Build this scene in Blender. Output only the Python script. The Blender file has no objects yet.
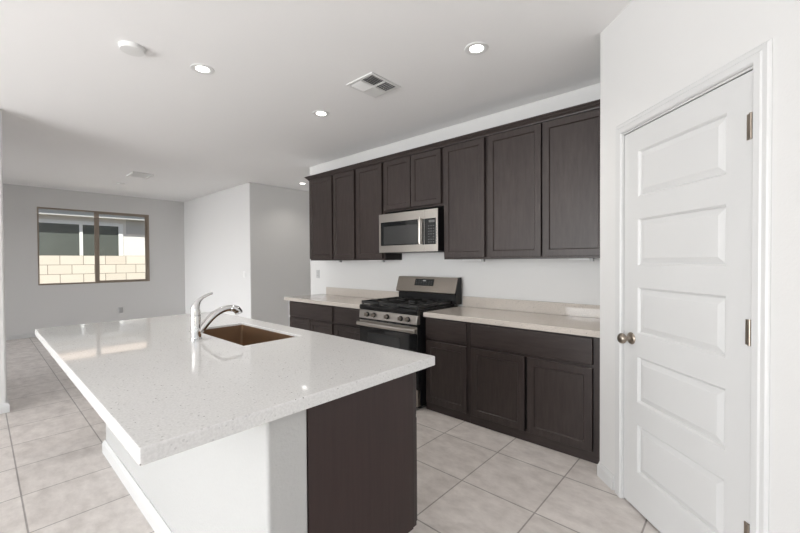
import bpy, bmesh, math, random
from mathutils import Vector, Matrix
random.seed(4)
S = bpy.context.scene
COL = S.collection
R = math.radians

# ------------------------------------------------------------------ camera, world, lights, exposure
cam_d = bpy.data.cameras.new('camera')
cam = bpy.data.objects.new('camera', cam_d); COL.objects.link(cam)
yaw, pitch, roll = 0.7344, 0.0143, -0.0059
fw = Vector((-math.sin(yaw)*math.cos(pitch), math.cos(yaw)*math.cos(pitch), -math.sin(pitch)))
r0 = Vector((math.cos(yaw), math.sin(yaw), 0)); u0 = r0.cross(fw)
rt = r0*math.cos(roll) + u0*math.sin(roll); up = -r0*math.sin(roll) + u0*math.cos(roll)
m = Matrix((rt, up, -fw)).transposed().to_4x4(); m.translation = (0, 0, 1.3508)
cam.matrix_world = m
cam_d.sensor_width = 36; cam_d.lens = 36*380.94/800; cam_d.clip_start = 0.02
S.camera = cam

S.view_settings.view_transform = 'Standard'; S.view_settings.look = 'None'
S.view_settings.gamma = 1; S.view_settings.use_curve_mapping = False
S.view_settings.exposure = 0.0

world = bpy.data.worlds.new('sky'); S.world = world; world.use_nodes = True
wn = world.node_tree.nodes; wl = world.node_tree.links
sky = wn.new('ShaderNodeTexSky'); sky.sky_type = 'NISHITA'; sky.sun_disc = False
sky.sun_elevation = R(55); sky.sun_rotation = R(80)
wl.new(sky.outputs[0], wn['Background'].inputs[0]); wn['Background'].inputs[1].default_value = 0.12

def light(name, kind, loc, direction, energy, color=(1, 1, 1), sx=1, sy=1, **kw):
    d = bpy.data.lights.new(name, kind); d.energy = energy; d.color = color
    if kind == 'AREA':
        d.shape = 'RECTANGLE'; d.size = sx; d.size_y = sy
    for k, v in kw.items(): setattr(d, k, v)
    o = bpy.data.objects.new(name, d); COL.objects.link(o); o.location = loc
    o.rotation_euler = Vector(direction).to_track_quat('-Z', 'Y').to_euler()
    return o
light('sun', 'SUN', (8, -6, 14), (-0.42, 0.20, -0.885), 9.5, (1.0, 0.955, 0.90), angle=R(0.6))
# daylight through the sliding door (left wall) and rear window, plus two added fills
light('daylight_slider', 'AREA', (-1.7, -5.72, 1.22), (0, 1, 0.34), 382, (0.97, 0.985, 1.0), 5.0, 2.3)
light('daylight_rear', 'AREA', (2.75, -1.6, 1.5), (-1, 0, 0), 14, (0.98, 0.99, 1.0), 2.6, 1.7)
light('living_fill', 'AREA', (-7.75, -5.72, 1.3), (0.0, 1, -0.16), 60, (0.98, 0.985, 1.0), 2.6, 2.0, spread=R(52))  # added fill narrowed onto the living room wall; its side window is unseen
light('hall_fill', 'AREA', (-5.65, 6.85, 1.4), (0, -1, 0), 6, (1.0, 0.97, 0.93), 1.6, 2.2)  # added fill for the hall wall; no window stands here

# ------------------------------------------------------------------ materials
def mat(name, color, rough=0.5, metal=0.0, spec=0.5, bump=None, vary=None, emit=None, coat=0.0):
    M = bpy.data.materials.new(name); M.use_nodes = True
    N = M.node_tree.nodes; L = M.node_tree.links; b = N['Principled BSDF']
    b.inputs['Base Color'].default_value = (*color, 1); b.inputs['Roughness'].default_value = rough
    b.inputs['Metallic'].default_value = metal; b.inputs['Specular IOR Level'].default_value = spec
    b.inputs['Coat Weight'].default_value = coat
    if emit:
        b.inputs['Emission Color'].default_value = (*emit[0], 1); b.inputs['Emission Strength'].default_value = emit[1]
    tc = N.new('ShaderNodeTexCoord')
    if bump:
        scale, strength, dist = bump
        n = N.new('ShaderNodeTexNoise'); n.inputs['Scale'].default_value = scale; n.inputs['Detail'].default_value = 3
        L.new(tc.outputs['Object'], n.inputs['Vector'])
        bp = N.new('ShaderNodeBump'); bp.inputs['Strength'].default_value = strength; bp.inputs['Distance'].default_value = dist
        L.new(n.outputs['Fac'], bp.inputs['Height']); L.new(bp.outputs[0], b.inputs['Normal'])
    if vary:   # (stretch vector, scale, second colour)
        st, scale, c2 = vary
        mp = N.new('ShaderNodeMapping'); mp.inputs['Scale'].default_value = st
        L.new(tc.outputs['Object'], mp.inputs['Vector'])
        n = N.new('ShaderNodeTexNoise'); n.inputs['Scale'].default_value = scale; n.inputs['Detail'].default_value = 6
        n.inputs['Roughness'].default_value = 0.65
        L.new(mp.outputs[0], n.inputs['Vector'])
        rp = N.new('ShaderNodeValToRGB'); rp.color_ramp.elements[0].position = 0.3; rp.color_ramp.elements[1].position = 0.7
        rp.color_ramp.elements[0].color = (*color, 1); rp.color_ramp.elements[1].color = (*c2, 1)
        L.new(n.outputs['Fac'], rp.inputs[0]); L.new(rp.outputs[0], b.inputs['Base Color'])
    return M

WALL = mat('wall_paint', (0.705, 0.70, 0.69), 0.75, bump=(90, 0.25, 0.002))
CEILP = mat('ceiling_paint', (0.93, 0.925, 0.92), 0.9, bump=(60, 0.25, 0.002))
TRIM = mat('white_trim_paint', (0.655, 0.655, 0.65), 0.35)
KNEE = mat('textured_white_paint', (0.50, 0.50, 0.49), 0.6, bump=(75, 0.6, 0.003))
WOODV = mat('espresso_wood', (0.030, 0.0215, 0.0195), 0.38, spec=0.4, vary=((9, 9, 1.0), 6, (0.050, 0.038, 0.035)))
WOODH = mat('espresso_wood_level_grain', (0.030, 0.0215, 0.0195), 0.38, spec=0.4, vary=((1.0, 9, 9), 6, (0.050, 0.038, 0.035)))
WOODP = mat('espresso_end_panel', (0.028, 0.0155, 0.014), 0.42, spec=0.4, vary=((12, 12, 0.7), 5, (0.038, 0.022, 0.020)))
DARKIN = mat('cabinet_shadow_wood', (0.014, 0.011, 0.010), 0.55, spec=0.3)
STEEL = mat('brushed_stainless', (0.53, 0.50, 0.465), 0.3, 1.0, bump=(200, 0.03, 0.001))
STEELD = mat('dark_stainless', (0.35, 0.315, 0.28), 0.33, 1.0)
CHROME = mat('chrome', (0.70, 0.70, 0.70), 0.07, 1.0)
NICKEL = mat('aged_nickel', (0.36, 0.31, 0.26), 0.3, 1.0)
BLACK = mat('black_enamel', (0.009, 0.009, 0.0095), 0.28, spec=0.3)
BLACKM = mat('cast_iron', (0.014, 0.014, 0.014), 0.55)
BLACKG = mat('black_glass', (0.010, 0.011, 0.012), 0.06)
WINGLASS = mat('microwave_window', (0.045, 0.045, 0.045), 0.12)
OVENGLASS = mat('oven_window', (0.03, 0.032, 0.034), 0.07)
GREY = mat('grey_print', (0.11, 0.11, 0.11), 0.5)
SINKM = mat('bronze_sink', (0.21, 0.125, 0.070), 0.38, 0.5)
PLASTIC = mat('white_plastic', (0.82, 0.82, 0.81), 0.4)
PLASTICG = mat('grey_plastic', (0.50, 0.50, 0.50), 0.5)
DUCT = mat('duct_interior', (0.10, 0.10, 0.105), 0.7)
SLOT = mat('slot_dark', (0.05, 0.05, 0.05), 0.6)
BRONZE = mat('tan_window_frame', (0.27, 0.22, 0.175), 0.45)
STUCCO = mat('stucco', (0.72, 0.70, 0.67), 0.9, bump=(40, 0.4, 0.01))
STUCCOF = mat('eave_and_shade_paint', (0.46, 0.46, 0.45), 0.8)  # eave colour, also used to paint shade on the house wall
ROOFM = mat('roof_tile', (0.42, 0.33, 0.27), 0.8)
GRAVEL = mat('gravel', (0.45, 0.38, 0.31), 0.95, bump=(60, 0.8, 0.02))
HGLASS = mat('house_glass', (0.10, 0.11, 0.10), 0.08)
CURTAIN = mat('pale_curtain', (0.45, 0.45, 0.44), 0.8)
LAMP = mat('lamp_lens', (0.9, 0.9, 0.9), 0.5, emit=((1.0, 0.97, 0.92), 9.0))

def glass_mat():
    M = bpy.data.materials.new('window_glass'); M.use_nodes = True
    N = M.node_tree.nodes; L = M.node_tree.links; N.remove(N['Principled BSDF'])
    t = N.new('ShaderNodeBsdfTransparent'); g = N.new('ShaderNodeBsdfGlossy'); g.inputs['Roughness'].default_value = 0.02
    t.inputs[0].default_value = (0.95, 0.97, 0.96, 1)
    f = N.new('ShaderNodeFresnel'); f.inputs[0].default_value = 1.3
    mx = N.new('ShaderNodeMixShader'); L.new(f.outputs[0], mx.inputs[0]); L.new(t.outputs[0], mx.inputs[1]); L.new(g.outputs[0], mx.inputs[2])
    L.new(mx.outputs[0], N['Material Output'].inputs[0]); return M
GLASS = glass_mat()

def quartz(name, base, tint):
    M = bpy.data.materials.new(name); M.use_nodes = True
    N = M.node_tree.nodes; L = M.node_tree.links; b = N['Principled BSDF']
    b.inputs['Roughness'].default_value = 0.05; b.inputs['Specular IOR Level'].default_value = 0.5
    tc = N.new('ShaderNodeTexCoord')
    def specks(scale, r, keep, col, prev):
        v = N.new('ShaderNodeTexVoronoi'); v.inputs['Scale'].default_value = scale
        L.new(tc.outputs['Object'], v.inputs['Vector'])
        sep = N.new('ShaderNodeSeparateColor'); L.new(v.outputs['Color'], sep.inputs[0])
        # a share of the cells carries a chip, its size varying
        thr = N.new('ShaderNodeMath'); thr.operation = 'MULTIPLY'; L.new(sep.outputs[1], thr.inputs[0]); thr.inputs[1].default_value = r
        lt = N.new('ShaderNodeMath'); lt.operation = 'LESS_THAN'; L.new(v.outputs['Distance'], lt.inputs[0]); L.new(thr.outputs[0], lt.inputs[1])
        k = N.new('ShaderNodeMath'); k.operation = 'LESS_THAN'; L.new(sep.outputs[0], k.inputs[0]); k.inputs[1].default_value = keep
        mu = N.new('ShaderNodeMath'); mu.operation = 'MULTIPLY'; L.new(lt.outputs[0], mu.inputs[0]); L.new(k.outputs[0], mu.inputs[1])
        mx = N.new('ShaderNodeMix'); mx.data_type = 'RGBA'
        L.new(mu.outputs[0], mx.inputs[0]); L.new(prev, mx.inputs[6]); mx.inputs[7].default_value = (*col, 1)
        return mx.outputs[2]
    n = N.new('ShaderNodeTexNoise'); n.inputs['Scale'].default_value = 140; n.inputs['Detail'].default_value = 2
    L.new(tc.outputs['Object'], n.inputs['Vector'])
    rp = N.new('ShaderNodeValToRGB'); rp.color_ramp.elements[0].position = 0.38; rp.color_ramp.elements[1].position = 0.62
    rp.color_ramp.elements[0].color = (*tint, 1); rp.color_ramp.elements[1].color = (*base, 1)
    L.new(n.outputs['Fac'], rp.inputs[0])
    c = specks(110, 0.50, 0.18, tuple(x*0.80 for x in base), rp.outputs[0])
    c = specks(150, 0.42, 0.045, (0.28, 0.27, 0.26), c)
    L.new(c, b.inputs['Base Color']); return M
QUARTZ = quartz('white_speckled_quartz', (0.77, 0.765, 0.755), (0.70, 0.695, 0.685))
QUARTZK = quartz('shaded_speckled_quartz', (0.61, 0.56, 0.51), (0.54, 0.49, 0.44))  # island quartz again, with cabinet shade and reflection put into its colour

def tile_mat():
    M = bpy.data.materials.new('floor_tile'); M.use_nodes = True
    N = M.node_tree.nodes; L = M.node_tree.links; b = N['Principled BSDF']
    tc = N.new('ShaderNodeTexCoord'); mp = N.new('ShaderNodeMapping'); mp.inputs['Location'].default_value = (-0.0888, -0.149, 0)
    L.new(tc.outputs['Object'], mp.inputs['Vector'])
    br = N.new('ShaderNodeTexBrick'); br.offset = 0; br.squash = 1
    br.inputs['Scale'].default_value = 1; br.inputs['Brick Width'].default_value = 0.4564; br.inputs['Row Height'].default_value = 0.4564
    br.inputs['Mortar Size'].default_value = 0.0042; br.inputs['Mortar Smooth'].default_value = 0.1; br.inputs['Bias'].default_value = 0
    br.inputs['Color1'].default_value = (0.645, 0.605, 0.575, 1); br.inputs['Color2'].default_value = (0.70, 0.66, 0.63, 1)
    br.inputs['Mortar'].default_value = (0.33, 0.305, 0.285, 1)
    L.new(mp.outputs[0], br.inputs['Vector'])
    n = N.new('ShaderNodeTexNoise'); n.inputs['Scale'].default_value = 7; n.inputs['Detail'].default_value = 8; n.inputs['Roughness'].default_value = 0.65
    mp2 = N.new('ShaderNodeMapping'); mp2.inputs['Scale'].default_value = (1, 1.6, 1); L.new(tc.outputs['Object'], mp2.inputs[0]); L.new(mp2.outputs[0], n.inputs['Vector'])
    rp = N.new('ShaderNodeValToRGB'); rp.color_ramp.elements[0].position = 0.3; rp.color_ramp.elements[1].position = 0.72
    rp.color_ramp.elements[0].color = (0.80, 0.78, 0.77, 1); rp.color_ramp.elements[1].color = (1.16, 1.16, 1.16, 1)
    L.new(n.outputs['Fac'], rp.inputs[0])
    mx = N.new('ShaderNodeMix'); mx.data_type = 'RGBA'; mx.blend_type = 'MULTIPLY'; mx.inputs[0].default_value = 1
    L.new(br.outputs['Color'], mx.inputs[6]); L.new(rp.outputs[0], mx.inputs[7]); L.new(mx.outputs[2], b.inputs['Base Color'])
    b.inputs['Roughness'].default_value = 0.42
    bp = N.new('ShaderNodeBump'); bp.inputs['Strength'].default_value = 0.5; bp.inputs['Distance'].default_value = 0.002; bp.invert = True
    L.new(br.outputs['Fac'], bp.inputs['Height']); L.new(bp.outputs[0], b.inputs['Normal'])
    return M
TILE = tile_mat()

def block_mat():
    M = bpy.data.materials.new('fence_block'); M.use_nodes = True
    N = M.node_tree.nodes; L = M.node_tree.links; b = N['Principled BSDF']
    tc = N.new('ShaderNodeTexCoord'); sp = N.new('ShaderNodeSeparateXYZ'); cb = N.new('ShaderNodeCombineXYZ')
    L.new(tc.outputs['Object'], sp.inputs[0]); L.new(sp.outputs[1], cb.inputs[0]); ad = N.new('ShaderNodeMath'); ad.inputs[1].default_value = 0.138; L.new(sp.outputs[2], ad.inputs[0]); L.new(ad.outputs[0], cb.inputs[1])
    br = N.new('ShaderNodeTexBrick'); br.offset = 0.5
    br.inputs['Scale'].default_value = 1; br.inputs['Brick Width'].default_value = 0.40; br.inputs['Row Height'].default_value = 0.207
    br.inputs['Mortar Size'].default_value = 0.007; br.inputs['Bias'].default_value = 0
    br.inputs['Color1'].default_value = (0.70, 0.63, 0.55, 1); br.inputs['Color2'].default_value = (0.76, 0.70, 0.62, 1)
    br.inputs['Mortar'].default_value = (0.30, 0.26, 0.21, 1)
    L.new(cb.outputs[0], br.inputs['Vector']); L.new(br.outputs['Color'], b.inputs['Base Color']); b.inputs['Roughness'].default_value = 0.95
    return M
BLOCK = block_mat()

# ------------------------------------------------------------------ builders
IDM = Matrix.Identity(4)
def frame(origin, u, v, w):
    M = Matrix((Vector(u), Vector(v), Vector(w))).transposed().to_4x4(); M.translation = origin; return M
class MB:
    """collects shapes (world coordinates, through an optional local frame) into one mesh"""
    def __init__(s, M=None): s.b = bmesh.new(); s.M = M or IDM
    def v(s, p): return s.b.verts.new(s.M @ Vector(p))
    def face(s, vs):
        try: return s.b.faces.new(vs)
        except ValueError: return None
    def box(s, x0, x1, y0, y1, z0, z1):
        vs = [s.v((x, y, z)) for x in (x0, x1) for y in (y0, y1) for z in (z0, z1)]
        for q in ((0,1,3,2),(4,6,7,5),(0,4,5,1),(2,3,7,6),(0,2,6,4),(1,5,7,3)): s.face([vs[i] for i in q])
        return s
    def loops(s, rings, cap0=True, cap1=True, closed=True):
        rs = [[s.v(p) for p in r] for r in rings]
        for a, b in zip(rs, rs[1:]):
            n = len(a)
            for i in range(n if closed else n-1):
                s.face([a[i], a[(i+1) % n], b[(i+1) % n], b[i]])
        if cap0: s.face(rs[0][::-1])
        if cap1: s.face(rs[-1])
        return s
    def prism(s, poly, axis, a0, a1):
        def P(p, a): return {'x': (a, p[0], p[1]), 'y': (p[0], a, p[1]), 'z': (p[0], p[1], a)}[axis]
        return s.loops([[P(p, a0) for p in poly], [P(p, a1) for p in poly]])
    def lathe(s, origin, axis, prof, n=32):
        """prof: (radius, height along axis)"""
        ax = Vector(axis).normalized(); e = ax.orthogonal().normalized(); g = ax.cross(e); o = Vector(origin)
        rings = [[o + ax*h + (e*math.cos(2*math.pi*i/n) + g*math.sin(2*math.pi*i/n))*max(r, 1e-4) for i in range(n)] for r, h in prof]
        return s.loops(rings)
    def tube(s, pts, rad, n=16, flat=1.0, sup=(0, 0, 1)):
        pts = [Vector(p) for p in pts]
        if not hasattr(rad, '__len__'): rad = [rad]*len(pts)
        rings = []; e = None
        for i, p in enumerate(pts):
            t = (pts[min(i+1, len(pts)-1)] - pts[max(i-1, 0)]).normalized()
            if e is None: e = t.orthogonal().normalized() if abs(t.dot(Vector(sup))) > .99 else t.cross(Vector(sup)).normalized()
            e = (e - t*e.dot(t)).normalized(); g = t.cross(e)
            rings.append([p + (e*math.cos(2*math.pi*k/n) + g*flat*math.sin(2*math.pi*k/n))*rad[i] for k in range(n)])
        return s.loops(rings)
    def sweep(s, path, prof, closed=False):
        """mitred sweep in the frame's xy plane: prof points are (out, height); out is right of travel"""
        P = [Vector((*p, 0)) for p in path]; n = len(P); off = []
        for i in range(n):
            d0 = (P[i]-P[i-1]).normalized() if (i > 0 or closed) else None
            d1 = (P[(i+1) % n]-P[i]).normalized() if (i < n-1 or closed) else None
            n0 = Vector((d0.y, -d0.x, 0)) if d0 else None; n1 = Vector((d1.y, -d1.x, 0)) if d1 else None
            if n0 and n1: k = (n0+n1); off.append(k*(1/(1+n0.dot(n1))))
            else: off.append(n0 or n1)
        rings = [[(P[i].x+off[i].x*o, P[i].y+off[i].y*o, h) for o, h in prof] for i in range(n)]
        if closed: rings.append(rings[0]); return s.loops(rings, False, False)
        return s.loops(rings)
    def panel(s, u0, u1, v0, v1, steps):
        """rings of (inset, w) from the first (back) to the middle field"""
        rr = [[(u0+i, v0+i, w), (u1-i, v0+i, w), (u1-i, v1-i, w), (u0+i, v1-i, w)] for i, w in steps]
        return s.loops(rr)
    def build(s, name, material, parent=None, bevel=0, smooth=False, seg=2):
        bmesh.ops.remove_doubles(s.b, verts=s.b.verts, dist=1e-6)
        bmesh.ops.recalc_face_normals(s.b, faces=s.b.faces)
        root = parent
        while root is not None and root.parent is not None: root = root.parent
        if root is not None: org = root.location.copy()
        else:
            xs = [v.co for v in s.b.verts]
            org = Vector(((min(c.x for c in xs)+max(c.x for c in xs))/2, (min(c.y for c in xs)+max(c.y for c in xs))/2, min(c.z for c in xs)))
            if name in KEEP0: org = Vector((0, 0, 0))
        for v in s.b.verts: v.co -= org
        me = bpy.data.meshes.new(name); s.b.to_mesh(me); s.b.free()
        me.materials.append(material)
        if smooth:
            for p in me.polygons: p.use_smooth = True
            me.set_sharp_from_angle(angle=R(38))
        o = bpy.data.objects.new(name, me); COL.objects.link(o)
        if parent is not None: o.parent = parent
        else: o.location = org
        if bevel:
            md = o.modifiers.new('bevel', 'BEVEL'); md.width = bevel; md.segments = seg; md.limit_method = 'ANGLE'; md.angle_limit = R(40)
        return o
KEEP0 = {'floor', 'ceiling', 'block_fence'}
def thing(name, label, cat, loc, group=None):
    o = bpy.data.objects.new(name, None); COL.objects.link(o); o.location = loc; o.empty_display_size = 0.1
    return tag(o, label, cat, group)
def tag(o, label, cat, group=None):
    o['label'] = label; o['category'] = cat
    if group: o['group'] = group
    return o
def struct(o): o['kind'] = 'structure'; return o
def arc(c, r, a0, a1, n): return [(c[0]+r*math.cos(a0+(a1-a0)*i/n), c[1]+r*math.sin(a0+(a1-a0)*i/n)) for i in range(n+1)]

# ------------------------------------------------------------------ key dimensions
CEIL = 2.745; W = 3.297; CT = 0.8892
XS = -0.663; YS = 2.588                      # near corner of the pantry's angled wall
q2 = 1/math.sqrt(2)
PD = frame((XS, YS, 0), (q2, -q2, 0), (0, 0, 1), (-q2, -q2, 0))   # pantry wall: u along it, v up, w into the room
XW = -9.607; YL = 3.20; XH = -6.43; XK = -4.766

# ------------------------------------------------------------------ setting
struct(MB().box(-9.9, 2.9, -5.75, 7.2, -0.1, 0).build('floor', TILE))
struct(MB().box(-9.9, 2.9, -5.75, 7.2, CEIL, CEIL+0.12).build('ceiling', CEILP))
wy0, wy1, wz0, wz1 = 0.735, 2.503, 0.946, 2.384
b = MB(); t = (XW-0.15, XW)
b.box(*t, -5.6, wy0, 0, CEIL).box(*t, wy1, YL+0.1, 0, CEIL).box(*t, wy0, wy1, 0, wz0).box(*t, wy0, wy1, wz1, CEIL)
struct(b.build('wall_far', WALL))
# living-room side wall and the hall wall behind the corner: one drywall block
struct(MB().box(XW, XH, YL, 7.0, 0, CEIL).build('wall_living', WALL, bevel=0.012))
struct(MB().box(XH, XK, 6.9, 7.05, 0, CEIL).build('wall_hall', WALL))
struct(MB().box(XK, -0.655, W, W+0.13, 0, CEIL).build('wall_kitchen', WALL, bevel=0.008))
struct(MB().box(XK, XK+0.13, W+0.13, 6.9, 0, CEIL).build('wall_passage', WALL))
# angled pantry wall with its door opening, and the return that closes the counter
d0, d1, dz = 0.216, 0.988, 2.060
b = MB(PD); tk = (-0.115, 0)
b.box(0, d0, 0, CEIL, *tk); b.box(d1, 1.75, 0, CEIL, *tk); b.box(d0, d1, dz, CEIL, *tk)
struct(b.build('wall_pantry', WALL))
struct(MB().box(XS, XS+0.1, YS+0.05, W, 0, CEIL).build('wall_return', WALL))
ex, ey = XS+1.75*q2, YS-1.75*q2
struct(MB().box(ex, 2.7, ey, ey+0.12, 0, CEIL).build('wall_right', WALL))
b = MB(); t = (2.6, 2.72)
b.box(*t, -5.6, -2.9, 0, CEIL).box(*t, -0.3, ey, 0, CEIL).box(*t, -2.9, -0.3, 0, 0.65).box(*t, -2.9, -0.3, 2.35, CEIL)
struct(b.build('wall_rear', WALL))
b = MB(); t = (-5.6, -5.47)
b.box(XW, -9.2, *t, 0, CEIL).box(-6.0, -4.2, *t, 0, CEIL).box(-9.2, -6.0, *t, 0, 0.30).box(-9.2, -6.0, *t, 2.30, CEIL)
b.box(-4.2, 0.8, *t, 2.37, CEIL).box(0.8, 2.72, *t, 0, CEIL)
struct(b.build('wall_left', WALL))
struct(MB().box(-5.10, -4.958, -5.47, 0.160, 0, CEIL).build('wall_divider', WALL, bevel=0.015))
struct(MB().box(0.6, 0.7, ey+0.12, 5, 0, CEIL).build('wall_closet', WALL))
struct(MB().box(XS+0.1, 0.6, 4.2, 4.3, 0, CEIL).build('wall_closet_rear', WALL))

BB = [(0, 0), (0.014, 0), (0.014, 0.062), (0.011, 0.070), (0.006, 0.078), (0.004, 0.086), (0, 0.086)]
def baseboard(name, path): struct(MB().sweep(path, BB).build(name, TRIM))
baseboard('baseboard_far', [(XW, -5.47), (XW, YL)])
baseboard('baseboard_living', [(XW+0.014, YL), (XH, YL), (XH, 6.9)])
baseboard('baseboard_divider', [(-4.958, -5.47), (-4.958, 0.160), (-5.10, 0.160), (-5.10, -5.47)])
def pw(u): return (XS+u*q2, YS-u*q2)
baseboard('baseboard_pantry', [(XS, YS+0.13), (XS, YS), pw(0.15)])
baseboard('baseboard_pantry_far', [pw(1.06), pw(1.75), (2.6, ey)])

# window_1: tan aluminium slider in the far wall
win = struct(thing('window_1', '', '', (XW, 1.6, wz0)))
for k in ('label', 'category'): del win[k]
F1 = frame((XW, 0, 0), (0, 1, 0), (0, 0, 1), (1, 0, 0))
b = MB(F1); fx = (-0.075, 0.006)
fl, fr_, fb, ft = wy0+0.020, wy1-0.045, wz0+0.024, wz1-0.024
b.box(wy0, fl, wz0, wz1, *fx); b.box(fr_, wy1, wz0, wz1, *fx); b.box(fl, fr_, wz0, fb, *fx); b.box(fl, fr_, ft, wz1, *fx)
b.build('window_frame', BRONZE, win, bevel=0.003)
ym = 1.60; sr = fr_-0.022
b = MB(F1); sx = (-0.055, -0.012)
b.box(ym-0.033, ym+0.038, fb, ft, *sx)
b.box(sr, fr_, fb, ft, *sx); b.box(ym+0.038, sr, fb, fb+0.024, *sx); b.box(ym+0.038, sr, ft-0.026, ft, *sx)
b.build('window_sash', BRONZE, win, bevel=0.003)
MB(F1).box(fl, ym-0.033, fb, ft, -0.052, -0.046).build('pane', GLASS, win)
MB(F1).box(ym+0.038, sr, fb+0.024, ft-0.026, -0.036, -0.030).build('pane', GLASS, win)
MB(F1).box(ym-0.015, ym-0.002, 1.60, 1.72, -0.012, -0.003).build('window_latch', BRONZE, win, bevel=0.002)

# trim_1: casing round the pantry door; door_1: five-panel door
CAS = [(0, 0), (0, 0.011), (0.006, 0.017), (0.030, 0.017), (0.036, 0.013), (0.052, 0.013), (0.057, 0.009), (0.060, 0.004), (0.060, 0)]
lo, ro, to = d0+0.010, d1-0.010, dz-0.006
b = MB(PD @ Matrix.Rotation(0, 4, 'X'))
b.sweep([(ro, 0), (ro, to), (lo, to), (lo, 0)], [(o, h) for o, h in CAS])
b.M = PD
for (a0, a1) in ((d0, d0+0.014), (d1-0.014, d1)): b.box(a0, a1, 0, dz, -0.113, 0.001)
b.box(d0+0.014, d1-0.014, dz-0.014, dz, -0.113, 0.001)
b.box(d0+0.014, d0+0.026, 0, dz-0.014, -0.075, -0.040); b.box(d0+0.026, d1-0.014, dz-0.026, dz-0.014, -0.075, -0.040)
struct(b.build('trim_1', TRIM, bevel=0.0015))
door = struct(thing('door_1', '', '', tuple(PD @ Vector((d0, 0, 0)))))
for k in ('label', 'category'): del door[k]
D0, D1, DB, DT = d0+0.018, d1-0.018, 0.012, 2.041
pu0, pu1 = D0+0.110, D1-0.109
pans = [(0.211, 0.471), (0.590, 0.836), (0.958, 1.205), (1.320, 1.568), (1.683, 1.927)]
b = MB(PD); wf, wb = -0.002, -0.036
us = [D0, pu0, pu1, D1]; vs = [DB]
for p_ in pans: vs += list(p_)
vs.append(DT)
g = [[b.v((u, v, wf)) for v in vs] for u in us]
for i in range(3):
    for j in range(len(vs)-1):
        if i == 1 and j % 2 == 1:
            ring = [g[1][j], g[2][j], g[2][j+1], g[1][j+1]]
            for ins, w in ((0.006, -0.007), (0.010, -0.0135), (0.014, -0.0135), (0.040, -0.0045), (0.043, -0.0045)):
                u0_, u1_, v0_, v1_ = pu0+ins, pu1-ins, vs[j]+ins, vs[j+1]-ins
                nr = [b.v(p) for p in ((u0_, v0_, w), (u1_, v0_, w), (u1_, v1_, w), (u0_, v1_, w))]
                for k in range(4): b.face([ring[k], ring[(k+1) % 4], nr[(k+1) % 4], nr[k]])
                ring = nr
            b.face(ring)
        else: b.face([g[i][j], g[i+1][j], g[i+1][j+1], g[i][j+1]])
bk = [b.v(p) for p in ((D0, DB, wb), (D1, DB, wb), (D1, DT, wb), (D0, DT, wb))]
b.face(bk[::-1])
b.face([g[i][0] for i in range(4)] + [bk[1], bk[0]]); b.face([g[i][-1] for i in range(4)] + [bk[2], bk[3]])
b.face(g[0] + [bk[3], bk[0]]); b.face(g[3] + [bk[2], bk[1]])
b.build('door_panel', TRIM, door)
for hz in (1.838, 1.079, 0.318):
    b = MB(PD)
    b.lathe((D1-0.003, hz-0.048, 0.005), (0, 1, 0), [(0.0062, 0), (0.0062, 0.031), (0.0055, 0.0315), (0.0062, 0.032), (0.0062, 0.064), (0.0055, 0.0645), (0.0062, 0.065), (0.0062, 0.096)], 14)
    b.box(D1-0.024, D1-0.005, hz-0.047, hz+0.047, -0.003, 0.0014)
    b.build('hinge', NICKEL, door, smooth=True)
ku, kz = D0+0.062, 0.923
b = MB(PD); b.lathe((ku, kz, -0.002), (0, 0, 1), [(0.032, 0), (0.033, 0.003), (0.031, 0.007), (0.024, 0.011), (0.014, 0.013), (0.012, 0.02), (0.012, 0.032),
    (0.019, 0.037), (0.026, 0.044), (0.0285, 0.052), (0.027, 0.061), (0.021, 0.068), (0.012, 0.072), (0.0, 0.0725)], 28)
b.build('door_handle', NICKEL, door, smooth=True)
MB(PD).box(D0-0.004, D0-0.001, kz-0.03, kz+0.03, -0.030, -0.004).build('latch_plate', BLACK, door)

# ------------------------------------------------------------------ outside the far window
g = MB().box(-22, -9.77, -12, 14, -0.2, -0.12).build('ground', GRAVEL); struct(g)
tag(MB().box(-11.30, -11.10, -9, 12, -0.12, 1.518).build('block_fence', BLOCK), 'cream concrete block fence wall right outside the far window', 'fence')
FZ = 1.518
house = thing('neighbor_house', 'pale stucco house behind the block fence outside the far window', 'house', (-13, 2, -0.12))
HX = -12.6
MB().box(-17, HX, -7, 9, -0.12, 2.62).build('wall', STUCCO, house)
b = MB(); b.box(HX, HX+0.19, -7.3, 9.3, 2.545, 2.565); b.box(HX+0.19, HX+0.215, -7.3, 9.3, 2.52, 2.665); b.build('eave', STUCCOF, house)
MB().prism([(HX+0.27, 2.665), (HX+0.27, 2.70), (-15, 3.75), (-17.2, 2.70), (-17.2, 2.665)], 'y', -7.3, 9.3).build('roof', ROOFM, house)
FH = frame((HX, 0, 0), (0, 1, 0), (0, 0, 1), (1, 0, 0))
hw = [(-0.3, 1.741), (1.808, 2.562)]
b = MB(FH); b.box(-0.37, -0.3, 1.10, 2.40, 0, 0.03); b.box(1.741, 1.808, 1.10, 2.33, 0, 0.035); b.box(2.562, 2.66, 1.10, 2.40, 0, 0.03)
b.box(-0.3, 2.562, 2.33, 2.42, 0, 0.03); b.box(-0.3, 2.562, 1.0, 1.10, 0, 0.05)
wf_ = b.build('window', PLASTIC, house)
for y0, y1 in hw: MB(FH).box(y0, y1, 1.10, 2.33, 0.004, 0.012).build('pane', HGLASS, wf_)
MB(FH).box(2.74, 9.0, 2.135, 2.54, 0, 0.012).build('wall_shade', STUCCOF, house)  # shaded stretch of the stucco wall, painted as a thin darker sheet

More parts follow.
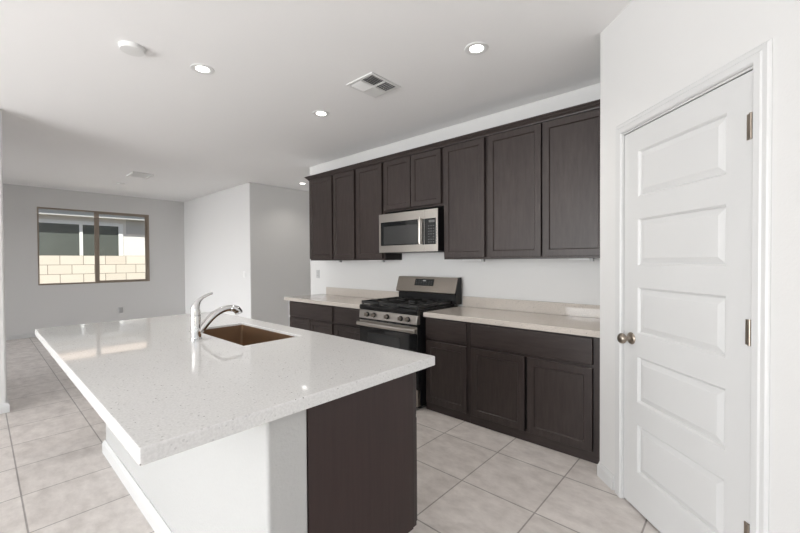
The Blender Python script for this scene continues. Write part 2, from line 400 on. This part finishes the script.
# ------------------------------------------------------------------ cabinets
K = frame((0, 0, 0), (1, 0, 0), (0, 0, 1), (0, -1, 0))       # kitchen elevation: u = x, v = z, w = -y
def shaker(name, parent, u0, u1, v0, v1, yback, th=0.019, rail=0.051, M=K, material=WOODV):
    w0 = -yback if M is K else yback
    b = MB(M)
    b.panel(u0, u1, v0, v1, [(0, w0), (0, w0+th-0.002), (0.002, w0+th), (rail, w0+th), (rail+0.003, w0+th-0.004), (rail+0.006, w0+th-0.0095), (rail+0.007, w0+th-0.0095)])
    return b.build(name, material, parent)
def slab(name, parent, u0, u1, v0, v1, yback, th=0.019, M=K, material=WOODH):
    w0 = -yback if M is K else yback
    b = MB(M); b.panel(u0, u1, v0, v1, [(0, w0), (0, w0+th-0.005), (0.003, w0+th-0.001), (0.007, w0+th)])
    return b.build(name, material, parent)
def carcass(root, x0, x1, yf, z0, z1, rails, fw_=0.022, mull=None, bottom=0.02, top=0.03, fr_=None):
    fr_ = fr_ or fw_
    MB().box(x0+0.001, x1-0.001, yf+0.019, W-0.001, z0, z1).build('body', DARKIN, root)
    b = MB(); b.box(x0, x0+fw_, yf, yf+0.0185, z0, z1); b.box(x1-fr_, x1, yf, yf+0.0185, z0, z1)
    b.box(x0+fw_, x1-fr_, yf, yf+0.0185, z0, z0+bottom); b.box(x0+fw_, x1-fr_, yf, yf+0.0185, z1-top, z1)
    for r0_, r1_ in rails: b.box(x0+fw_, x1-fr_, yf, yf+0.0185, r0_, r1_)
    if mull: b.box(mull-0.015, mull+0.015, yf, yf+0.0185, z0+bottom, z1-top)
    b.build('face_frame', WOODV, root)
YU = 3.001; UB = 1.364; UT = 2.4365
def upper(label, x0, x1, doors, z0=UB):
    t = thing('wall_cabinet', label, 'cabinet', ((x0+x1)/2, W, z0), 'dark wall cabinets over the counter')
    carcass(t, x0, x1, YU+0.012, z0, UT, [])
    for a, c in doors: shaker('door', t, a, c, z0+0.018, 2.430, YU+0.0115, th=0.031)
    return t
upper('leftmost tall espresso wall cabinet with two doors, at the free end of the row', -4.340, -3.401, [(-4.322, -3.846), (-3.814, -3.423)])
upper('narrow single-door espresso wall cabinet just left of the microwave', -3.399, -2.943, [(-3.377, -2.962)])
upper('short two-door espresso wall cabinet directly above the microwave', -2.941, -2.146, [(-2.924, -2.548), (-2.538, -2.163)], z0=1.885)
upper('single-door espresso wall cabinet just right of the microwave', -2.144, -1.677, [(-2.126, -1.694)])
upper('rightmost tall espresso wall cabinet with two wide doors, next to the pantry wall', -1.675, -0.657, [(-1.660, -1.192), (-1.180, -0.722)])
CRP = [(0, 0), (0.012, 0), (0.014, 0.008), (0.022, 0.018), (0.031, 0.024), (0.031, 0.030), (0.036, 0.031), (0.046, 0.041), (0.046, 0.047), (0.0, 0.047)]
b = MB(frame((0, 0, 2.437), (1, 0, 0), (0, 1, 0), (0, 0, 1)))
b.sweep([(-4.341, W-0.002), (-4.341, YU-0.001), (-0.665, YU-0.001)], CRP)
b.box(-4.340, -0.666, YU, W-0.002, 0, 0.012)
tag(b.build('crown_molding', WOODH), 'dark crown moulding along the top of the wall cabinets', 'moulding')

YBF = 2.719; CB = 0.846
def base(label, x0, x1, drawer, doors):
    t = thing('base_cabinet', label, 'cabinet', ((x0+x1)/2, W, 0), 'dark base cabinets under the wall counter')
    carcass(t, x0, x1, YBF, 0.075, CB, [(0.632, 0.658)], bottom=0.012, top=0.016, fr_=0.078 if x1 > -1 else None)
    MB().box(x0, x1, YBF+0.006, YBF+0.024, 0.0, 0.0745).build('toe_board', WOODH, t)
    slab('drawer', t, drawer[0], drawer[1], 0.657, 0.833, YBF-0.0005)
    for a, c in doors: shaker('door', t, a, c, 0.080, 0.634, YBF-0.0005)
    return t
base('dark base cabinet with one wide drawer over two doors, left end of the counter', -4.392, -3.466, (-4.378, -3.488), [(-4.378, -3.925), (-3.913, -3.488)])
base('narrow dark base cabinet with a drawer over one door, left of the range', -3.464, -2.945, (-3.442, -2.962), [(-3.442, -2.962)])
base('narrow dark base cabinet with a drawer over one door, right of the range', -2.146, -1.684, (-2.130, -1.706), [(-2.130, -1.706)])
t = base('wide dark base cabinet with a long drawer front over two doors, beside the pantry wall', -1.682, -0.657, (-1.660, -0.738), [(-1.660, -1.204), (-1.184, -0.738)])
tag(MB().box(-4.412, -4.394, YBF-0.004, W-0.001, 0, CB).build('filler_panel', TRIM), 'thin pale end panel at the left end of the base cabinets', 'panel')

def counter(label, x0, x1, sx0, right=False):
    t = thing('countertop', label, 'countertop', ((x0+x1)/2, W, CB+0.0006), 'counters against the kitchen wall')
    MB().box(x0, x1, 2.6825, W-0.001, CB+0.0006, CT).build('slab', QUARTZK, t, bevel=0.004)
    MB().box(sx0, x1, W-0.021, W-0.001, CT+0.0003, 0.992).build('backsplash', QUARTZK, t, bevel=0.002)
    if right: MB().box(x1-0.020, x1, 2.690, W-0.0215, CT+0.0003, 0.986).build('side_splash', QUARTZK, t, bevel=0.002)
    return t
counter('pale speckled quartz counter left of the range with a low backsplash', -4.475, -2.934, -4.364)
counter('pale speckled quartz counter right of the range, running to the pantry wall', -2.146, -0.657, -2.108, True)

# under-cabinet light bars
for x0, x1, lb in ((-4.10, -3.835, 'slim pale light bar under the leftmost two-door wall cabinet'),
                   (-3.30, -3.06, 'slim pale light bar under the single-door cabinet left of the microwave'),
                   (-2.00, -1.770, 'slim pale light bar under the single-door cabinet right of the microwave'),
                   (-1.02, -0.842, 'slim pale light bar under the rightmost wall cabinet')):
    t = thing('undercabinet_light', lb, 'light', ((x0+x1)/2, 3.12, UB-0.0005), 'light bars under the wall cabinets')
    MB().box(x0, x1-0.026, 3.10, 3.135, UB-0.012, UB-0.0005).build('housing', PLASTIC, t, bevel=0.002)
    MB().box(x1-0.025, x1, 3.10, 3.135, UB-0.024, UB-0.0005).build('end_cap', PLASTICG, t, bevel=0.002)

# ------------------------------------------------------------------ microwave
mw = thing('microwave', 'stainless over-the-range microwave hung between the wall cabinets', 'microwave', (-2.54, W, 1.44))
mx0, mx1, mz0, mz1, mf = -2.936, -2.151, 1.442, 1.851, 2.915
MB().box(mx0+0.004, mx1-0.004, mf+0.012, W-0.002, mz0+0.006, mz1).build('body', BLACK, mw, bevel=0.003)
mc = -2.312
b = MB(K); b.panel(mx0, mc-0.0015, mz0, mz1, [(0, -mf-0.0115), (0, -mf-0.002), (0.003, -mf), (0.010, -mf)]); dr = b.build('door', STEEL, mw)
MB(K).panel(mx0+0.030, mc-0.062, mz0+0.072, mz1-0.088, [(0, -mf+0.0004), (0, -mf+0.002), (0.001, -mf+0.0025)]).build('window', BLACKG, dr)
MB(K).panel(mx0+0.075, mc-0.080, mz0+0.085, mz1-0.135, [(0, -mf+0.0027), (0, -mf+0.0032), (0.001, -mf+0.0033)]).build('window_screen', WINGLASS, dr)
MB(K).panel(mc-0.020, mc-0.002, mz0+0.068, mz1-0.090, [(0, -mf+0.0004), (0, -mf+0.002), (0.001, -mf+0.0025)]).build('dark_strip', BLACKG, dr)
b = MB(K); hx = mc-0.036
b.tube([(hx, mz0+0.075, -mf+0.030), (hx, mz0+0.10, -mf+0.034), (hx, mz1-0.10, -mf+0.034), (hx, mz1-0.078, -mf+0.030)], 0.0165, 16, flat=0.6, sup=(0, 0, 1))
for hz in (mz0+0.090, mz1-0.095): b.lathe((hx, hz, -mf), (0, 0, 1), [(0.009, 0), (0.009, 0.03)], 12)
b.build('handle', STEEL, dr, smooth=True)
b = MB(K); b.panel(mc+0.0015, mx1, mz0, mz1, [(0, -mf-0.0115), (0, -mf-0.002), (0.003, -mf), (0.008, -mf)]); cp = b.build('control_panel', STEEL, mw)
kx0, kx1, kz0, kz1 = mc+0.004, mx1-0.020, mz0+0.068, mz1-0.090
MB(K).panel(kx0, kx1, kz0, kz1, [(0, -mf+0.0004), (0, -mf+0.002), (0.001, -mf+0.0025)]).build('keypad', BLACKG, cp)
MB(K).box(kx0+0.055, kx1-0.012, kz1-0.040, kz1-0.016, -mf+0.0026, -mf+0.0034).build('display', GREY, cp)
for r in range(7):
    for c in range(4):
        if r in (2,) and c in (1,): continue
        xx = kx0+0.048+c*0.028; zz = kz0+0.018+r*0.026
        MB(K).box(xx, xx+0.014, zz, zz+0.008, -mf+0.0026, -mf+0.0031).build('button', GREY, cp)
MB().box(mx0+0.03, mx1-0.03, mf+0.03, W-0.03, mz0-0.004, mz0+0.0055).build('bottom_grille', BLACK, mw, bevel=0.002)

# ------------------------------------------------------------------ gas range
rg = thing('gas_range', 'stainless and black gas range standing between the base cabinets', 'range', (-2.54, W, 0))
rx0, rx1, rf = -2.925, -2.156, 2.612
MB().box(rx0+0.004, rx1-0.004, rf+0.045, W-0.025, 0.035, 0.895).build('body', BLACK, rg, bevel=0.003)
for lx in (rx0+0.06, rx1-0.06):
    for ly in (rf+0.10, W-0.10): MB().lathe((lx, ly, 0), (0, 0, 1), [(0.02, 0), (0.02, 0.012), (0.012, 0.014), (0.012, 0.035)], 12).build('leg', BLACK, rg)
b = MB(); b.prism([(rf+0.004, 0.862), (rf+0.0, 0.895), (rf+0.010, 0.912), (W-0.095, 0.912), (W-0.095, 0.896), (rf+0.044, 0.896), (rf+0.044, 0.862)], 'x', rx0, rx1); b.build('cooktop', BLACK, rg, bevel=0.004)
b = MB(); b.prism([(rf-0.004, 0.778), (rf+0.004, 0.860), (rf+0.044, 0.860), (rf+0.044, 0.778)], 'x', rx0+0.002, rx1-0.002); cpn = b.build('control_panel', STEEL, rg, bevel=0.003)
for kx in (-2.800, -2.705, -2.527, -2.350, -2.262):
    kb = MB(); kb.lathe((kx, rf-0.002, 0.820), (0, -1, 0.08), [(0.025, 0), (0.025, 0.006), (0.021, 0.008), (0.0205, 0.012)], 24); kk = kb.build('knob', BLACK, rg, smooth=True)
    kb = MB(); kb.lathe((kx, rf-0.0142, 0.821), (0, -1, 0.08), [(0.0185, 0), (0.0175, 0.018), (0.015, 0.021), (0.0, 0.0215)], 24)
    kb.box(kx-0.004, kx+0.004, rf-0.044, rf-0.030, 0.806, 0.840); kb.build('knob_cap', STEELD, kk, smooth=True)
# oven door
dz0, dz1, df = 0.195, 0.772, rf+0.004
od = MB(K).panel(rx0+0.003, rx1-0.003, dz0, dz1, [(0, -df-0.038), (0, -df-0.004), (0.004, -df), (0.010, -df)]).build('oven_door', BLACK, rg)
MB(K).box(rx0+0.004, rx1-0.004, dz1-0.075, dz1-0.014, -df+0.0004, -df+0.003).build('door_trim', STEEL, od, bevel=0.001)
for i in range(6):
    xx = rx0+0.09+i*0.105; MB(K).box(xx, xx+0.055, dz1-0.011, dz1-0.005, -df+0.0002, -df+0.001).build('vent_slot', GREY, od)
MB(K).panel(rx0+0.006, rx1-0.006, dz0+0.012, dz1-0.085, [(0, -df+0.0004), (0, -df+0.003), (0.001, -df+0.0035)]).build('door_glass', BLACKG, od)
MB(K).panel(rx0+0.125, rx1-0.205, dz0+0.15, dz1-0.135, [(0, -df+0.0036), (0, -df+0.0042), (0.001, -df+0.0043)]).build('oven_window', OVENGLASS, od)
b = MB(); hz = 0.727; hy = rf-0.032
pr = [(hy-0.011, hz-0.017), (hy-0.014, hz), (hy-0.011, hz+0.017), (hy+0.005, hz+0.019), (hy+0.010, hz), (hy+0.005, hz-0.019)]
b.prism(pr, 'x', rx0+0.004, rx1+0.006)
for xx in (rx0+0.05, rx1-0.05): b.box(xx-0.014, xx+0.014, hy+0.003, df-0.0005, hz-0.012, hz+0.012)
b.build('handle', STEEL, od, bevel=0.003)
MB(K).panel(rx0+0.003, rx1-0.003, 0.045, 0.188, [(0, -df-0.038), (0, -df-0.004), (0.004, -df), (0.010, -df)]).build('storage_drawer', STEELD, rg)
# backguard
MB().prism([(3.190, 0.9125), (3.195, 1.012), (W-0.030, 1.012), (W-0.030, 0.9125)], 'x', rx0+0.02, -2.135).build('backguard_base', BLACK, rg, bevel=0.002)
bg = MB().prism([(3.168, 1.0125), (3.160, 1.024), (3.212, 1.176), (3.226, 1.180), (W-0.032, 1.180), (W-0.032, 1.0125)], 'x', rx0+0.005, -2.122).build('backguard', STEELD, rg, bevel=0.002)
MB().prism([(3.176, 0.9125), (3.166, 1.010), (3.158, 1.024), (3.212, 1.178), (3.226, 1.182), (W-0.030, 1.182), (W-0.030, 0.9125)], 'x', -2.1215, -2.114).build('end_cap', BLACK, rg)
sl = Vector((0, 0.052, 0.162)).normalized(); nn = Vector((0, -sl.z, sl.y))
BG = frame((0, 3.160, 1.024), (1, 0, 0), sl, nn)
ds = MB(BG).box(-2.660, -2.408, 0.066, 0.140, 0.0003, 0.0025).build('display', BLACKG, bg)
for r in range(3):
    for c in range(7):
        if (r, c) == (2, 3): continue
        xx = -2.645+c*0.034; vv = 0.078+r*0.018
        MB(BG).box(xx, xx+0.012, vv, vv+0.005, 0.0026, 0.0030).build('button', GREY, ds)
MB(BG).box(-2.556, -2.512, 0.115, 0.128, 0.0026, 0.0031).build('clock', mat('clock_digits', (0.35, 0.36, 0.36), 0.5), ds)
# burners and grates
cz = 0.9122
for bx, by, br_ in ((-2.79, 2.78, 0.042), (-2.79, 3.06, 0.034), (-2.54, 2.92, 0.050), (-2.29, 2.78, 0.046), (-2.29, 3.06, 0.030)):
    b = MB(); b.lathe((bx, by, cz), (0, 0, 1), [(br_*1.5, 0), (br_*1.45, 0.003), (br_*1.05, 0.004), (br_, 0.012), (br_*0.95, 0.0125)], 24); bu = b.build('burner', STEELD, rg, smooth=True)
    b = MB(); b.lathe((bx, by, cz+0.0126), (0, 0, 1), [(br_*0.95, 0), (br_*0.95, 0.006), (br_*0.8, 0.009), (0, 0.0095)], 24); b.build('burner_cap', BLACKM, bu, smooth=True)
def bar(b, x0, y0, x1, y1, z0=0.924, z1=0.949, w=0.006):
    d = Vector((x1-x0, y1-y0, 0)).normalized(); n = Vector((-d.y, d.x, 0))*w
    p = [Vector((x0, y0, 0))+n, Vector((x1, y1, 0))+n, Vector((x1, y1, 0))-n, Vector((x0, y0, 0))-n]
    b.loops([[(q.x, q.y, z0) for q in p], [(q.x, q.y, z1) for q in p]])
for g0, g1, cs in ((-2.912, -2.672, [(-2.79, 2.78), (-2.79, 3.06)]), (-2.664, -2.416, [(-2.54, 2.92)]), (-2.408, -2.168, [(-2.29, 2.78), (-2.29, 3.06)])):
    b = MB(); ya, yb = 2.638, 3.165
    for x in (g0+0.006, g1-0.006): bar(b, x, ya, x, yb)
    for y in (ya+0.006, yb-0.006): bar(b, g0, y, g1, y)
    if len(cs) == 2: bar(b, g0, 2.915, g1, 2.915)
    for cx_, cy_ in cs:
        e = 0.11 if len(cs) == 2 else 0.11; f = 0.13 if len(cs) == 2 else 0.25
        for dx, dy in ((1, 0), (-1, 0)): bar(b, cx_+dx*0.03, cy_, cx_+dx*e, cy_, z1=0.952)
        for dy in (1, -1): bar(b, cx_, cy_+dy*0.03, cx_, cy_+dy*f, z1=0.952)
    for x in (g0+0.008, g1-0.008):
        for y in (ya+0.008, yb-0.008, 2.915): b.box(x-0.007, x+0.007, y-0.007, y+0.007, cz+0.0001, 0.936)
    b.build('grate', BLACKM, rg, bevel=0.002)

# ------------------------------------------------------------------ island
CI = 0.914                                       # island top
ix0, ix1, iy0, iy1 = -3.494, -1.051, 0.247, 1.403; IB = 0.8698
bx0, bx1 = -3.37, -1.095
K0, K1, K2 = 0.592, 0.742, 1.291                # half wall front and back, cabinet face
isl = thing('kitchen_island', 'island base with white half wall in front and dark wood end panel', 'island', (-2.3, 1.03, 0))
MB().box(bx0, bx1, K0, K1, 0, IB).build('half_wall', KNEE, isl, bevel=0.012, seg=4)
b = MB(frame((0, 0, 0), (1, 0, 0), (0, 1, 0), (0, 0, 1)))
b.sweep([(bx0, K1-0.004), (bx0, K0), (bx1, K0)], [(o*1.3, h*1.05) for o, h in BB]); b.build('baseboard', TRIM, isl)
MB().prism([(K1+0.0005, 0.0), (K1+0.0005, IB), (K2, IB), (K2, 0.150), (K2-0.066, 0.150), (K2-0.066, 0.0)], 'x', bx1-0.018, bx1+0.001).build('end_panel', WOODP, isl)['label'] = 'dark flat wood end panel'
MB().prism([(K1+0.0005, 0.0), (K1+0.0005, IB), (K2, IB), (K2, 0.150), (K2-0.066, 0.150), (K2-0.066, 0.0)], 'x', bx0, bx0+0.018).build('end_panel', WOODP, isl)
b = MB(); sk0, sk1 = -2.62, -1.90
b.box(bx0+0.0185, bx1-0.0185, K1+0.001, K2+0.002, 0.1505, 0.66); b.box(bx0+0.0185, sk0-0.10, K1+0.001, K2+0.002, 0.66, IB); b.box(sk1+0.02, bx1-0.0185, K1+0.001, K2+0.002, 0.66, IB)
b.build('body', DARKIN, isl)
MB().box(bx0+0.0185, bx1-0.0185, K2-0.084, K2-0.0665, 0, 0.150).build('toe_board', WOODH, isl)
KI = frame((0, 0, 0), (-1, 0, 0), (0, 0, 1), (0, 1, 0))
b = MB(); xs = [bx0+0.002, -2.80, -1.86, -1.40, bx1-0.002]
for x in xs: b.box(max(x-0.02, bx0+0.002), min(x+0.02, bx1-0.002), K2+0.0035, K2+0.028, 0.1505, IB)
for z0, z1 in ((0.1505, 0.175), (0.632, 0.66), (IB-0.02, IB)): b.box(bx0+0.0185, bx1-0.0185, K2+0.0040, K2+0.0275, z0, z1)
b.build('face_frame', WOODV, isl, bevel=0.003)
for a, c in ((bx0+0.014, -2.81), (-2.79, -2.335), (-2.323, -1.87), (-1.85, -1.41), (-1.39, bx1-0.014)):
    shaker('door', isl, -c, -a, 0.158, 0.634, K2+0.0282, M=KI); slab('drawer', isl, -c, -a, 0.650, 0.832, K2+0.0282, M=KI)
# countertop with the sink cut-out
sx0, sx1, sy0, sy1 = -2.675, -1.936, 0.924, 1.2705
ct = thing('island_countertop', 'large white speckled quartz island top with a sink cut-out', 'countertop', (-2.4, 0.87, IB+0.0004))
b = MB(); X = [ix0, sx0, sx1, ix1]; Y = [iy0, sy0, sy1, iy1]
G = [[[b.v((x, y, z)) for z in (IB+0.0004, CI)] for y in Y] for x in X]
for i in range(3):
    for j in range(3):
        if (i, j) == (1, 1): continue
        for k in (0, 1): b.face([G[i][j][k], G[i+1][j][k], G[i+1][j+1][k], G[i][j+1][k]])
for i in range(3):
    b.face([G[i][0][0], G[i+1][0][0], G[i+1][0][1], G[i][0][1]]); b.face([G[i][3][0], G[i+1][3][0], G[i+1][3][1], G[i][3][1]])
    b.face([G[0][i][0], G[0][i+1][0], G[0][i+1][1], G[0][i][1]]); b.face([G[3][i][0], G[3][i+1][0], G[3][i+1][1], G[3][i][1]])
for j in (1, 2): b.face([G[1][j][0], G[2][j][0], G[2][j][1], G[1][j][1]])
for i in (1, 2): b.face([G[i][1][0], G[i][2][0], G[i][2][1], G[i][1][1]])
b.build('slab', QUARTZ, ct, bevel=0.004)
# undermount sink
sk = thing('sink', 'brown rectangular undermount sink set in the island top', 'sink', (-2.31, 1.12, 0.671))
b = MB(); e = 0.012
def rr(i, z, r=0.03):
    x0, x1, y0, y1 = sx0-e+i, sx1+e-i, sy0-e+i, sy1+e-i; o = []
    for cx_, cy_, a in ((x1-r, y1-r, 0), (x0+r, y1-r, math.pi/2), (x0+r, y0+r, math.pi), (x1-r, y0+r, 1.5*math.pi)):
        o += [(p[0], p[1], z) for p in arc((cx_, cy_), r, a, a+math.pi/2, 5)]
    return o
b.loops([rr(e+0.0006, CI-0.014, 0.012), rr(e+0.003, CI-0.014, 0.012), rr(e+0.006, 0.70), rr(e+0.012, 0.685), rr(0.045, 0.677), rr(0.14, 0.674), rr(0.040, 0.671), rr(e+0.003, 0.680), rr(e+0.0006, 0.70)], cap0=False, cap1=False)
b.loops([rr(e+0.0006, CI-0.014, 0.012), rr(e+0.0006, 0.70)], cap0=False, cap1=False)
# close floor and underside
for z in (0.674, 0.6739): b.face([b.v(p) for p in rr(0.14, z)])
b.build('basin', SINKM, sk, smooth=True)
b = MB(); b.lathe((-2.31, 1.12, 0.6745), (0, 0, 1), [(0.055, 0), (0.055, 0.002), (0.045, 0.003), (0.040, 0.001), (0, 0.0012)], 24); b.build('drain', STEELD, sk, smooth=True)
# faucet
fx, fy = -2.302, 0.821
fc = thing('kitchen_faucet', 'chrome pull-out kitchen faucet standing on the island at the left edge of the sink', 'faucet', (fx, fy, CI))
b = MB(); b.lathe((fx, fy, CI+0.0003), (0, 0, 1), [(0.031, 0), (0.031, 0.004), (0.027, 0.007), (0.0265, 0.03), (0.0265, 0.128), (0.0255, 0.135), (0.026, 0.138)], 32); b.build('body', CHROME, fc, smooth=True)
b = MB(); P = [(0.0, 0.1465), (0.0, 0.165), (-0.002, 0.185), (0.004, 0.208), (0.018, 0.230), (0.042, 0.250), (0.070, 0.263), (0.098, 0.271)]
b.tube([(fx, fy+a*0.955, CI+h*0.945) for a, h in P], [0.0262, 0.0258, 0.024, 0.019, 0.013, 0.009, 0.0078, 0.0065], 20, flat=0.9, sup=(1, 0, 0)); b.build('handle', CHROME, fc, smooth=True)
b = MB(); P = [(0.012, 0.040), (0.035, 0.062), (0.068, 0.100), (0.105, 0.134), (0.145, 0.158), (0.180, 0.168), (0.205, 0.168)]
def cr(P, n=5):
    o = []
    for i in range(len(P)-1):
        p0, p1, p2, p3 = P[max(i-1, 0)], P[i], P[i+1], P[min(i+2, len(P)-1)]
        for k in range(n):
            t = k/n; o.append(tuple(0.5*((2*p1[a])+(-p0[a]+p2[a])*t+(2*p0[a]-5*p1[a]+4*p2[a]-p3[a])*t*t+(-p0[a]+3*p1[a]-3*p2[a]+p3[a])*t**3) for a in range(2)))
    return o+[P[-1]]
b.tube([(fx, fy+a*0.955, CI+h*0.945) for a, h in cr(P)], [0.021-0.003*i/30 for i in range(31)], 20, sup=(1, 0, 0)); b.build('spout', CHROME, fc, smooth=True)
b = MB(); P = [(0.206, 0.168), (0.225, 0.165), (0.243, 0.157), (0.256, 0.144), (0.262, 0.130)]
b.tube([(fx, fy+a*0.955, CI+h*0.945) for a, h in cr(P)], [0.018]+[0.0205]*8+[0.0225]*8+[0.0235]*4, 20, sup=(1, 0, 0)); b.build('spray_head', CHROME, fc, smooth=True)
b = MB(); b.lathe((fx-0.026, fy-0.012, CI+0.04), (-1, -0.4, 0), [(0.006, 0), (0.006, 0.014), (0.004, 0.018), (0, 0.0185)], 12); b.build('side_button', CHROME, fc, smooth=True)

# ------------------------------------------------------------------ ceiling fixtures
def downlight(x, y, label, power=29):
    t = thing('recessed_light', label, 'ceiling light', (x, y, CEIL), 'recessed ceiling lights')
    b = MB(); b.lathe((x, y, CEIL-0.0003), (0, 0, -1), [(0.078, 0), (0.076, 0.004), (0.060, 0.006), (0.046, 0.002), (0.0455, 0.0)], 36); b.build('trim_ring', PLASTIC, t, smooth=True)
    b = MB(); b.lathe((x, y, CEIL-0.0004), (0, 0, -1), [(0.0445, 0), (0.0445, 0.0015), (0, 0.0018)], 32); b.build('lens', LAMP, t, smooth=True)
    light('downlight', 'SPOT', (x, y, CEIL-0.012), (0, 0, -1), power, (1.0, 0.95, 0.88), spot_size=R(125), spot_blend=0.8, shadow_soft_size=0.05)
downlight(-2.907, 1.106, 'lit recessed ceiling light beside the round white detector, above the island')
downlight(-1.312, 2.216, 'lit recessed ceiling light nearest the camera, in front of the rightmost wall cabinet')
downlight(-2.964, 2.186, 'lit recessed ceiling light past the square air vent, in front of the microwave')
downlight(-5.855, 3.901, 'lit recessed ceiling light in the hall beyond the kitchen wall end', 17)
def disc(x, y, r, label, name='smoke_detector', cat='detector'):
    t = thing(name, label, cat, (x, y, CEIL), None)
    b = MB(); b.lathe((x, y, CEIL-0.0003), (0, 0, -1), [(r, 0), (r, 0.010)], 40); b.build('base', PLASTIC, t, smooth=True)
    b = MB(); b.lathe((x, y, CEIL-0.0105), (0, 0, -1), [(r*0.97, 0), (r*0.96, 0.010), (r*0.90, 0.016), (0, 0.018)], 40); b.build('cover', PLASTIC, t, smooth=True)
disc(-2.945, 0.689, 0.074, 'round white disc cover on the ceiling, nearest the left side of the photo')
disc(-8.10, 1.69, 0.065, 'small white detector on the ceiling close to the far window wall')
# four-way register over the range side
vx0, vx1, vy0, vy1 = -2.335, -2.040, 1.962, 2.286
vt = thing('air_vent', 'square white four-way air vent in the kitchen ceiling', 'vent', ((vx0+vx1)/2, (vy0+vy1)/2, CEIL), 'ceiling air vents')
b = MB(); z1, z0 = CEIL-0.0004, CEIL-0.008; fr = 0.026
b.box(vx0, vx1, vy0, vy0+fr, z0, z1).box(vx0, vx1, vy1-fr, vy1, z0, z1).box(vx0, vx0+fr, vy0+fr, vy1-fr, z0, z1).box(vx1-fr, vx1, vy0+fr, vy1-fr, z0, z1)
b.build('frame', PLASTIC, vt, bevel=0.003)
MB().box(vx0+fr, vx1-fr, vy0+fr, vy1-fr, CEIL-0.0015, CEIL-0.0006).build('duct_opening', DUCT, vt)
cxm, cym = (vx0+vx1)/2, (vy0+vy1)/2
b = MB(); b.box(cxm-0.004, cxm+0.004, vy0+fr, vy1-fr, CEIL-0.012, CEIL-0.0016).box(vx0+fr, vx1-fr, cym-0.004, cym+0.004, CEIL-0.0118, CEIL-0.0016); b.build('divider', PLASTIC, vt)
for qx, qy, ang in ((0, 0, 1), (1, 0, 2), (0, 1, 3), (1, 1, 4)):
    x0, x1 = (vx0+fr, cxm-0.005) if qx == 0 else (cxm+0.005, vx1-fr)
    y0, y1 = (vy0+fr, cym-0.005) if qy == 0 else (cym+0.005, vy1-fr)
    b = MB(); n = 6
    for i in range(n):
        s = 1 if ang in (1, 2) else -1
        if ang in (1, 4):
            c = y0+(i+0.5)*(y1-y0)/n; b.prism([(c-s*0.009, CEIL-0.002), (c+s*0.009, CEIL-0.013), (c+s*0.010, CEIL-0.012), (c-s*0.008, CEIL-0.0018)], 'x', x0, x1)
        else:
            c = x0+(i+0.5)*(x1-x0)/n; b.prism([(c-s*0.009, CEIL-0.002), (c+s*0.009, CEIL-0.013), (c+s*0.010, CEIL-0.012), (c-s*0.008, CEIL-0.0018)], 'y', y0, y1)
    b.build('louver', PLASTIC, vt)
# living-room vent
lx0, lx1, ly0, ly1 = -7.30, -6.93, 1.60, 1.885
vt = thing('air_vent', 'low rectangular white air vent in the living room ceiling before the window', 'vent', ((lx0+lx1)/2, (ly0+ly1)/2, CEIL), 'ceiling air vents')
b = MB(); z0 = CEIL-0.012
b.box(lx0, lx1, ly0, ly0+fr, z0-0.014, z1).box(lx0, lx1, ly1-fr, ly1, z0-0.014, z1).box(lx0, lx0+fr, ly0+fr, ly1-fr, z0, z1).box(lx1-fr, lx1, ly0+fr, ly1-fr, z0, z1)
b.build('frame', PLASTIC, vt, bevel=0.002)
b = MB()
for i in range(9):
    c = lx0+fr+(i+0.5)*(lx1-lx0-2*fr)/9; b.prism([(c+0.010, CEIL-0.001), (c-0.012, CEIL-0.012), (c-0.013, CEIL-0.011), (c+0.009, CEIL-0.0006)], 'y', ly0+fr, ly1-fr)
b.build('louver', PLASTIC, vt)

# ------------------------------------------------------------------ outlets and switch
def plate(M, u, v, name, label, cat, kind, group=None, pm=None):
    o = M @ Vector((u, v, 0)); t = thing(name, label, cat, tuple(o), group)
    b = MB(M); b.panel(u-0.037, u+0.037, v-0.058, v+0.058, [(0, 0.0004), (0, 0.004), (0.003, 0.006), (0.006, 0.0062)]); b.build('plate', pm or PLASTIC, t)
    if kind == 'outlet':
        for dv in (-0.02, 0.02):
            r = MB(M).box(u-0.017, u+0.017, v+dv-0.014, v+dv+0.014, 0.0064, 0.0078).build('receptacle', PLASTICG, t, bevel=0.002)
            for du in (-0.007, 0.006): MB(M).box(u+du-0.001, u+du+0.001, v+dv-0.005, v+dv+0.006, 0.0079, 0.0083).build('slot', SLOT, r)
    else:
        MB(M).prism([(v-0.033, 0.0064), (v-0.033, 0.0078), (v, 0.0095), (v+0.033, 0.012), (v+0.033, 0.0064)], 'x', u-0.016, u+0.016).build('rocker', PLASTIC, t)
KW = frame((0, W, 0), (1, 0, 0), (0, 0, 1), (0, -1, 0)); KL = frame((0, YL, 0), (1, 0, 0), (0, 0, 1), (0, -1, 0)); KF = frame((XW, 0, 0), (0, 1, 0), (0, 0, 1), (1, 0, 0))
plate(KW, -4.577, 1.170, 'wall_outlet', 'white outlet on the kitchen wall above the left end of the counter', 'outlet', 'outlet', 'wall outlets', PLASTICG)
plate(KF, 1.969, 0.368, 'wall_outlet', 'white outlet low on the far wall below the window', 'outlet', 'outlet', 'wall outlets', PLASTICG)
plate(KL, -6.650, 1.130, 'light_switch', 'white switch plate near the corner of the living room wall', 'switch', 'switch')
